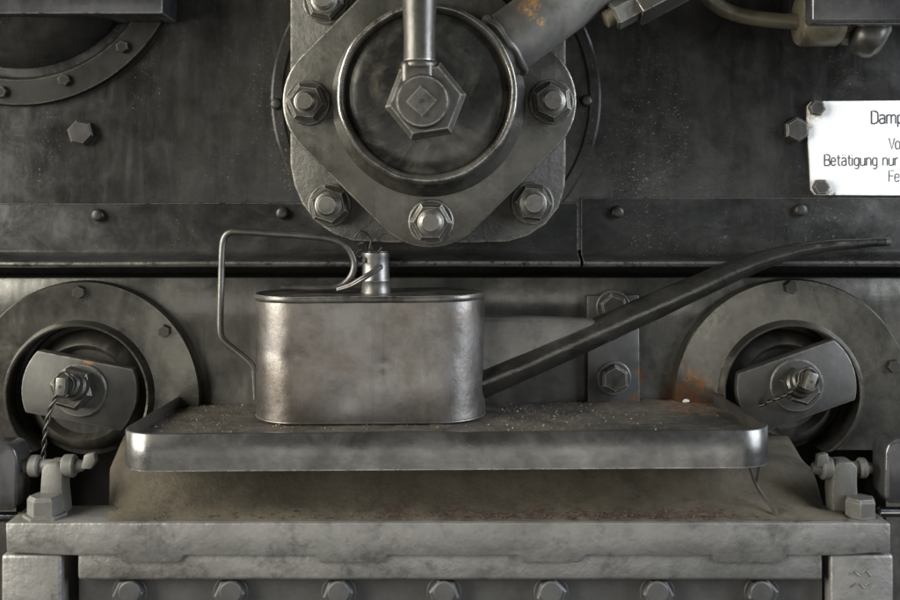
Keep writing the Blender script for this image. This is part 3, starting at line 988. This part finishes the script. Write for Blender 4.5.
tag(o, 'scattered pale grit and crumbs lying on the dirty tray floor', 'grit')
bm = bmesh.new()
bmesh.ops.create_icosphere(bm, subdivisions=2, radius=0.0027)
for v in bm.verts:
    v.co += noise.noise_vector(v.co * 300) * 0.001
    v.co.z *= 0.65
    v.co.x *= 1.3
bmesh.ops.translate(bm, verts=bm.verts[:], vec=P(686, 401, -0.012))
tag(obj('pebble', bm, 'stone', sharp=40), 'small off-white pebble in the back right corner of the tray', 'pebble')

# ------------------------------------------------------------------ the oil can
CY = -0.060                                  # centre line depth
kx = K(CY)
CX0, CX1 = (257 - 450) * kx, (485 - 450) * kx
CW, CD = CX1 - CX0, 0.090
CXM = (CX0 + CX1) / 2
ZT = -0.0935                                 # can top
can = thing('oil_can', 'battered grey oil can with bent wire handle and long upswept spout, in the tray', 'oil can', (CXM, CY, ZF))


def obround(wd, dp, n=22, nf=34):
    r = dp / 2
    h = wd / 2 - r
    p = []
    for i in range(n + 1):
        a = R(90 + 180 * i / n)
        p.append((CXM - h + r * math.cos(a), CY + r * math.sin(a)))
    for i in range(1, nf):
        p.append((CXM - h + 2 * h * i / nf, CY - r))
    for i in range(n + 1):
        a = R(-90 + 180 * i / n)
        p.append((CXM + h + r * math.cos(a), CY + r * math.sin(a)))
    for i in range(1, nf):
        p.append((CXM + h - 2 * h * i / nf, CY + r))
    return p


def loft(levels, bm=None, cap=(True, True)):
    bm = bm or bmesh.new()
    rings = [[bm.verts.new((x, y, z)) for x, y in ob] for ob, z in levels]
    for a, b in zip(rings, rings[1:]):
        for i in range(len(a)):
            j = (i + 1) % len(a)
            bm.faces.new((a[i], a[j], b[j], b[i]))
    if cap[0]:
        bm.faces.new(rings[0])
    if cap[1]:
        bm.faces.new(rings[-1])
    return bm


lv = []
for i in range(41):
    lv.append((obround(CW, CD), ZF + 0.0022 + (ZT - 0.004 - ZF - 0.0022) * i / 40))
bm = loft(lv)
dents = [(P(466, 392, -0.07), 0.010, 0.0022), (P(300, 358, -0.10), 0.014, 0.0016), (P(340, 400, -0.105), 0.02, 0.0014), (P(400, 330, -0.105), 0.022, 0.0012),
         (P(275, 350, -0.09), 0.010, 0.0014), (P(384, 366, -0.105), 0.010, 0.0012), (P(440, 345, -0.10), 0.02, 0.0012)]
for v in bm.verts:
    f = min(1, max(0, (ZT - v.co.z) / 0.012)) * min(1, max(0, (v.co.z - ZF) / 0.008))
    nrm = Vector((0, -1 if v.co.y < CY else 1, 0))
    if v.co.x < CX0 + CD / 2:
        nrm = Vector((v.co.x - (CX0 + CD / 2), v.co.y - CY, 0)).normalized()
    elif v.co.x > CX1 - CD / 2:
        nrm = Vector((v.co.x - (CX1 - CD / 2), v.co.y - CY, 0)).normalized()
    dsp = 0.0010 * noise.noise(v.co * 22) + 0.0002 * noise.noise(v.co * 70)
    for c_, r_, dpt in dents:
        q = (v.co - c_).length / r_
        if q < 1.6:
            dsp -= 1.5 * dpt * math.exp(-q * q * 2)
    v.co += nrm * dsp * f
body = obj('body', bm, 'can', can, sharp=60)
# bottom seam and rolled top seam
bm = loft([(obround(CW - 0.0005, CD - 0.0005), ZF + 0.0004), (obround(CW + 0.0016, CD + 0.0016), ZF + 0.0010), (obround(CW + 0.0018, CD + 0.0018), ZF + 0.0024), (obround(CW - 0.0004, CD - 0.0004), ZF + 0.0032)])
obj('bottom_seam', bm, 'can', body, sharp=70)
bm = loft([(obround(CW - 0.001, CD - 0.001), ZT - 0.0065), (obround(CW + 0.0016, CD + 0.0016), ZT - 0.0055), (obround(CW + 0.0022, CD + 0.0022), ZT - 0.003), (obround(CW + 0.0018, CD + 0.0018), ZT - 0.0008),
           (obround(CW + 0.0006, CD + 0.0006), ZT), (obround(CW - 0.003, CD - 0.003), ZT - 0.0004), (obround(CW - 0.008, CD - 0.008), ZT - 0.0018), (obround(CW - 0.03, CD - 0.03), ZT - 0.0012)])
for v in bm.verts:
    v.co.z += 0.0007 * noise.noise(Vector((v.co.x * 40, v.co.y * 40, 2)))
obj('top_plate', bm, 'can_top', can, sharp=50)
# filler neck
yn = -0.055
nb = P(376.5, 289, yn)
bm = lathe((nb.x, yn, ZT - 0.003), (0, 0, 1), [(0, 0.0145), (0.006, 0.0137), (0.012, 0.0132), (0.013, 0.0138), (0.0145, 0.0138), (0.0155, 0.0131), (0.035, 0.0129), (0.0375, 0.0135),
           (0.040, 0.0133), (0.0405, 0.0118), (0.030, 0.0112)], seg=40)
neck = obj('filler_neck', bm, 'neck', can, sharp=45)
# wire handle
hp = [(256, 398), (255, 380), (253.5, 368), (248, 360), (235, 349), (224.5, 340), (221, 331), (221, 310), (222, 280), (223, 252), (225, 238), (231, 231.5), (242, 231), (270, 233), (305, 235.5), (330, 238.5),
      (346, 245), (354, 257), (355, 268), (350, 279), (339, 286.5), (322, 288), (300, 287.5), (282, 287)]
path = [P(x, y, CY) for x, y in hp]
for p in path[-4:]:
    p.z = max(p.z, ZT + 0.0010)
bm = tube(smooth_path(path, 6), 0.0032, 12)
obj('handle', bm, 'wire', can, sharp=60)
for off, m_ in ((0.0, 'wire'), (0.0042, 'wire')):
    pth = [P(338, 290 - off * 300, CY - 0.010), P(352, 286 - off * 500, CY - 0.014), P(368, 277 - off * 600, CY - 0.017), P(383, 267 - off * 300, CY - 0.012)]
    obj('bail_wire', tube(smooth_path(pth, 8), 0.0018, 10), m_, can, sharp=60)
# oily lint caught round the neck
bm = bmesh.new()
for i in range(9):
    c_ = P(random.uniform(361, 372), random.uniform(246, 258), CY + random.uniform(-0.004, 0.012))
    pts = [c_]
    for q in range(4):
        pts.append(pts[-1] + Vector((random.gauss(0, 0.004), random.gauss(0, 0.003), random.gauss(0, 0.004))))
    tube(smooth_path(pts, 4), random.uniform(0.0005, 0.0011), 6, bm)
tag(obj('oily_lint', bm, 'dirt', sharp=60), 'tangle of black oily fibres caught beside the filler neck of the can', 'lint')
# spout and its web
sp_px = [(478, 384), (510, 371), (550, 354), (600, 332), (650, 310), (700, 288), (745, 269), (785, 256), (825, 249), (858, 246.5), (889, 245)]
spr = [16.5, 16, 15.3, 14.4, 13.4, 12.2, 10.4, 8.2, 6.2, 4.9, 3.8]
path = smooth_path([P(x, y, CY) for x, y in sp_px], 6)
rad = []
for i in range(len(path)):
    f = i / 6
    a = min(int(f), len(spr) - 2)
    rad.append((spr[a] + (spr[a + 1] - spr[a]) * (f - a)) * kx)
bm = tube(path, rad, 24)
for v in bm.verts:
    v.co += noise.noise_vector(v.co * 60) * 0.0006
spout = obj('spout', bm, 'spout', can, sharp=60)
tipd = (path[-1] - path[-2]).normalized()
bm = lathe(path[-1] - tipd * 0.003, tipd, [(0, 0.0042), (0.004, 0.0042), (0.0046, 0.0036), (0.0046, 0)], seg=20)
obj('spout_tip', bm, 'neck', spout)
bm = prism(pxs([(478, 316), (540, 317.5), (592, 320), (606, 325), (590, 337), (540, 358), (478, 384)], CY), CY - 0.010, CY + 0.010, 0.005, 3)
obj('spout_web', bm, 'web', can, sharp=50)
can.rotation_euler.y = TILT

# ------------------------------------------------------------------ casting under the tray
prof = [(0.0, -0.243), (-0.080, -0.243), (-0.095, -0.2435), (-0.104, -0.2465), (-0.110, -0.2520), (-0.116, -0.2590), (-0.125, -0.2660), (-0.137, -0.2715), (-0.150, -0.2750), (-0.1665, -0.2778), (-0.162, -0.288), (-0.13, -0.305), (0.0, -0.305)]
n = bmesh.new()
x0, x1 = -0.326, 0.338
rings = []
NX = 120
for i in range(NX + 1):
    x = x0 + (x1 - x0) * i / NX
    e = min(x - x0, x1 - x)
    t = 0 if e > 0.05 else (1 - math.sqrt(max(0, 1 - (1 - e / 0.05) ** 2)))
    ring = []
    for y, z in prof:
        zz_ = z - t * 0.018 * (1 if z > -0.272 and y < 0 else 0.0)
        yy_ = y + t * 0.02 * (1 if z > -0.272 and y < 0 else 0)
        d_ = noise.noise(Vector((x * 30, y * 30, z * 30))) * 0.0012
        fx = 1 + 0.91 * min(0, yy_ + 0.045) * max(0, -x / 0.326)      # its left end narrows towards the front
        ring.append(n.verts.new((x * fx, yy_ + d_, zz_ + d_ * 0.6)))
    rings.append(ring)
for a, b in zip(rings, rings[1:]):
    for i in range(len(prof)):
        j = (i + 1) % len(prof)
        n.faces.new((a[i], a[j], b[j], b[i]))
n.faces.new(rings[0])
n.faces.new(rings[-1])
tag(obj('curved_casting', n, 'brown', sharp=50), 'long brown grimy casting curving out from the wall in the shade under the tray', 'casting')
bm = bmesh.new()
for i in range(500):
    x = random.triangular(-0.27, 0.30, 0.12)
    y = random.triangular(-0.166, -0.146, -0.163)
    s_ = random.uniform(0.0005, 0.0015)
    z = -0.2778 + (y + 0.1665) * 0.17 + s_ * 0.4
    vs = [bm.verts.new(Vector((x, y, z)) + Vector((random.gauss(0, 1), random.gauss(0, 1), random.gauss(0, .7))).normalized() * s_) for _ in range(6)]
    bmesh.ops.convex_hull(bm, input=vs)
for v in [v for v in bm.verts if not v.link_faces]:
    bm.verts.remove(v)
o = obj('dirt_crumbs', bm, 'crumb', sharp=10)
o['kind'] = 'stuff'
tag(o, 'dark reddish crumbs of dirt along the ledge below the tray', 'dirt')
# thin cords hanging under the right end of the tray
bm = tube(smooth_path([P(749, 462, -0.15), P(752, 474, -0.147), P(757, 486, -0.143), P(766, 499, -0.146), P(774, 508, -0.153), P(778, 518, -0.159)], 8), 0.0014, 8)
bm = tube(smooth_path([P(760, 462, -0.15), P(758, 474, -0.147), P(757, 486, -0.1425), P(764, 498, -0.145), P(772, 508, -0.152), P(775, 518, -0.159)], 8), 0.0013, 8, bm)
tag(obj('hanging_wire', bm, 'dirt', sharp=60), 'thin dark wire hanging from the right end of the tray to the ledge', 'wire')

# ------------------------------------------------------------------ front ledge bar with legs
YL = -0.172
ledge = thing('ledge_bar', 'long light grey cast ledge bar on two square legs across the bottom', 'ledge', P(450, 600, YL))
bot, tab = 556.5, 563.5
out = [(5, 523), (891, 523), (891, 553), (826, bot)]
for a, b in ((712, 788), (518, 587), (315, 388), (117, 184)):
    out += [(b, bot), (b - 6, tab), (a + 4, tab), (a, bot)]
out += [(78, bot), (6, 553)]
# subdivide long edges so the casting can be uneven
fine = []
for i in range(len(out)):
    p, q = out[i], out[(i + 1) % len(out)]
    m_ = max(1, int(math.hypot(q[0] - p[0], q[1] - p[1]) / 12))
    for t in range(m_):
        fine.append((p[0] + (q[0] - p[0]) * t / m_, p[1] + (q[1] - p[1]) * t / m_))
pts = pxs(fine, YL)
pts = [(x, z + 0.0006 * noise.noise(Vector((x * 40, z * 40, 7)))) for x, z in pts]
bm = prism(pts, YL, -0.118, 0.0022, 2)
obj('upper_bar', bm, 'bar', ledge)
ylo = -0.1685
bm = box((77 - 450) * K(ylo), (823 - 450) * K(ylo), ylo, -0.126, zz(581, ylo), zz(551, ylo), 0.0035, 3)
jitter(bm, 0.0004, 40)
obj('lower_strip', bm, 'bar', ledge)
for xa, xb in ((1, 61), (831, 894)):
    yl2 = -0.1700
    bm = box((xa - 450) * K(yl2), (xb - 450) * K(yl2), yl2, -0.10, -0.46, zz(555, yl2), 0.003, 3)
    obj('leg', bm, 'bar', ledge)
# stamped marks on the right leg
bm = bmesh.new()
for px, py, a in ((852, 572, 0.7), (857, 574, -0.6), (864, 571, 0.9), (869, 574, -0.8), (853, 585, 0.8), (862, 586, -0.7), (868, 584, 0.5)):
    c_ = P(px, py, -0.1702)
    dv = Vector((math.cos(a), 0, math.sin(a))) * 0.003
    tube([c_ - dv, c_ + dv], 0.0006, 6, bm)
obj('stamped_marks', bm, 'cast', ledge)
yfa = -0.156
fas = thing('bolted_fascia', 'grey plate with a row of hexagon bolts, set back under the ledge bar', 'metal plate', P(450, 700, yfa))
bm = box((79 - 450) * K(yfa), (822 - 450) * K(yfa), yfa, -0.10, -0.50, zz(565, yfa))
fp = obj('plate', bm, 'fascia', fas)
for px in (130, 231, 339, 444, 551, 657, 761):
    py = 592
    washer(px, py, yfa, 17.5, 0.002, fas, 'fascia')
    b_ = hexhead(px, py, yfa - 0.002, 15.5, 0.009, fas, 'bolt', 'fascia', ph=R(30) + random.uniform(-.25, .25), r2=0.86)
    c_ = P(px, py, yfa - 0.010)
    bm = lathe(c_, (0, -1, 0), [(0, 0.0095), (0.0022, 0.0095), (0.003, 0.0085), (0.003, 0)], seg=24)
    obj('bolt_end', bm, 'fascia', b_, sharp=30)

# ------------------------------------------------------------------ hinges on the ledge
def hinge(label, s, pts, yb, blk, lug, bolt, col, tabp):
    h = thing('hinge_bracket', label, 'hinge', P(lug[0] + 10, 520, yb), 'hinge brackets on the ledge')
    x0, x1, z0, z1 = lug
    bm = prism(pxs([(x0, z1), (x0 - 2, z0 + 30), (x0, z0 + 6), (x0 + 5, z0), (x1 - 4, z0), (x1, z0 + 6), (x1, z0 + 26), (x1 + 3, z1)], yb), yb, yb + 0.022, 0.003, 2)
    jitter(bm, 0.0006, 60)
    obj('lug', bm, col, h)
    a, b, cy = pts
    k = K(yb)
    p = P(a, cy, yb + 0.010)
    L = (b - a) * k
    bm = lathe(p, (1, 0, 0), [(0, 0.004), (0.003, 0.0058), (L - 0.004, 0.0058), (L, 0.0045)], seg=20)
    pin = obj('hinge_pin', bm, col, h)
    for (u0, u1, rr_) in blk:
        q = P(u0, cy, yb + 0.010)
        l2 = (u1 - u0) * k
        bm = lathe(q, (1, 0, 0), [(0, rr_ * 0.85), (0.0015, rr_), (l2 - 0.0015, rr_), (l2, rr_ * 0.85)], seg=24)
        obj('collar', bm, col, h)
    bm = prism(pxs(tabp, yb), yb + 0.002, yb + 0.010, 0.0012, 2)
    obj('split_pin', bm, col, h)
    bx, by, br = bolt
    q = P(bx, by, yb - 0.006)
    kk = K(yb - 0.006)
    bm = lathe(q, (0, 0, 1), [(0, br * 1.25 * kk), (0.003, br * 1.25 * kk), (0.0032, br * kk), (0.016, br * kk), (0.019, br * 0.85 * kk)], seg=6, phase=0.2)
    bev(bm, 0.0008, 1)
    obj('bolt', bm, col, h, sharp=22)


M['hinge_l'] = mat('pale_hinge_paint', (0.17, 0.165, 0.145), (0.25, 0.243, 0.215), (0.3, 0.28, 0.23), 0.6, (0.4, 0.6), dent=0.2, dscale=60, bump=0.35, bscale=180, edge=0.6, grime=0.35, gain=0.55)
M['hinge_r'] = mat('olive_hinge_paint', (0.095, 0.090, 0.072), (0.15, 0.143, 0.117), (0.2, 0.185, 0.15), 0.6, (0.45, 0.65), dent=0.2, dscale=60, bump=0.35, bscale=180, edge=0.5, grime=0.35, gain=0.5)
hinge('pale grey hinge bracket with pin and bolt on the left end of the ledge', 1, (22, 84, 466), -0.146, ((30, 40, 0.0095), (63, 76, 0.0100)), (41, 62, 463, 519), (45, 517, 17), 'hinge_l',
      [(80, 470), (83, 456), (93, 454), (95, 462), (90, 470)])
hinge('olive grey hinge bracket with pin and bolt on the right end of the ledge', -1, (812, 872, 468), -0.146, ((820, 832, 0.0100), (858, 866, 0.0090)), (834, 858, 462, 519), (860, 519, 16), 'hinge_r',
      [(818, 468), (819, 456), (829, 454), (831, 466)])
# ------------------------------------------------------------------ glossy blocks at both edges of the ledge
yk = -0.150
bm = prism(pxs([(-80, 444), (8, 445), (14, 449), (17, 458), (17, 503), (13, 511), (-80, 512)], yk), yk, -0.118, 0.006, 4)
tag(obj('buffer_block', bm, 'gloss'), 'glossy black rounded block at the left edge beside the pale hinge', 'block', 'glossy blocks at the ledge ends')
bm = prism(pxs([(980, 440), (895, 440), (889, 444), (886, 452), (885, 498), (889, 504), (980, 505)], yk), yk, -0.118, 0.006, 4)
tag(obj('buffer_block', bm, 'gloss'), 'glossy black rounded block at the right edge above a bright rod', 'block', 'glossy blocks at the ledge ends')
bm = lathe(P(878, 512, -0.14), (1, 0, 0), [(0, 0.003), (0.001, 0.0045), (0.06, 0.0045)], seg=20)
tag(obj('bright_rod', bm, 'chrome'), 'short bright polished rod under the glossy block at the right edge', 'rod', 'polished rods beside the ledge')
bm = lathe(P(20, 517, -0.14), (-1, 0, 0), [(0, 0.003), (0.001, 0.0045), (0.06, 0.0045)], seg=20)
tag(obj('bright_rod', bm, 'chrome'), 'short bright polished rod under the glossy block at the left edge', 'rod', 'polished rods beside the ledge')
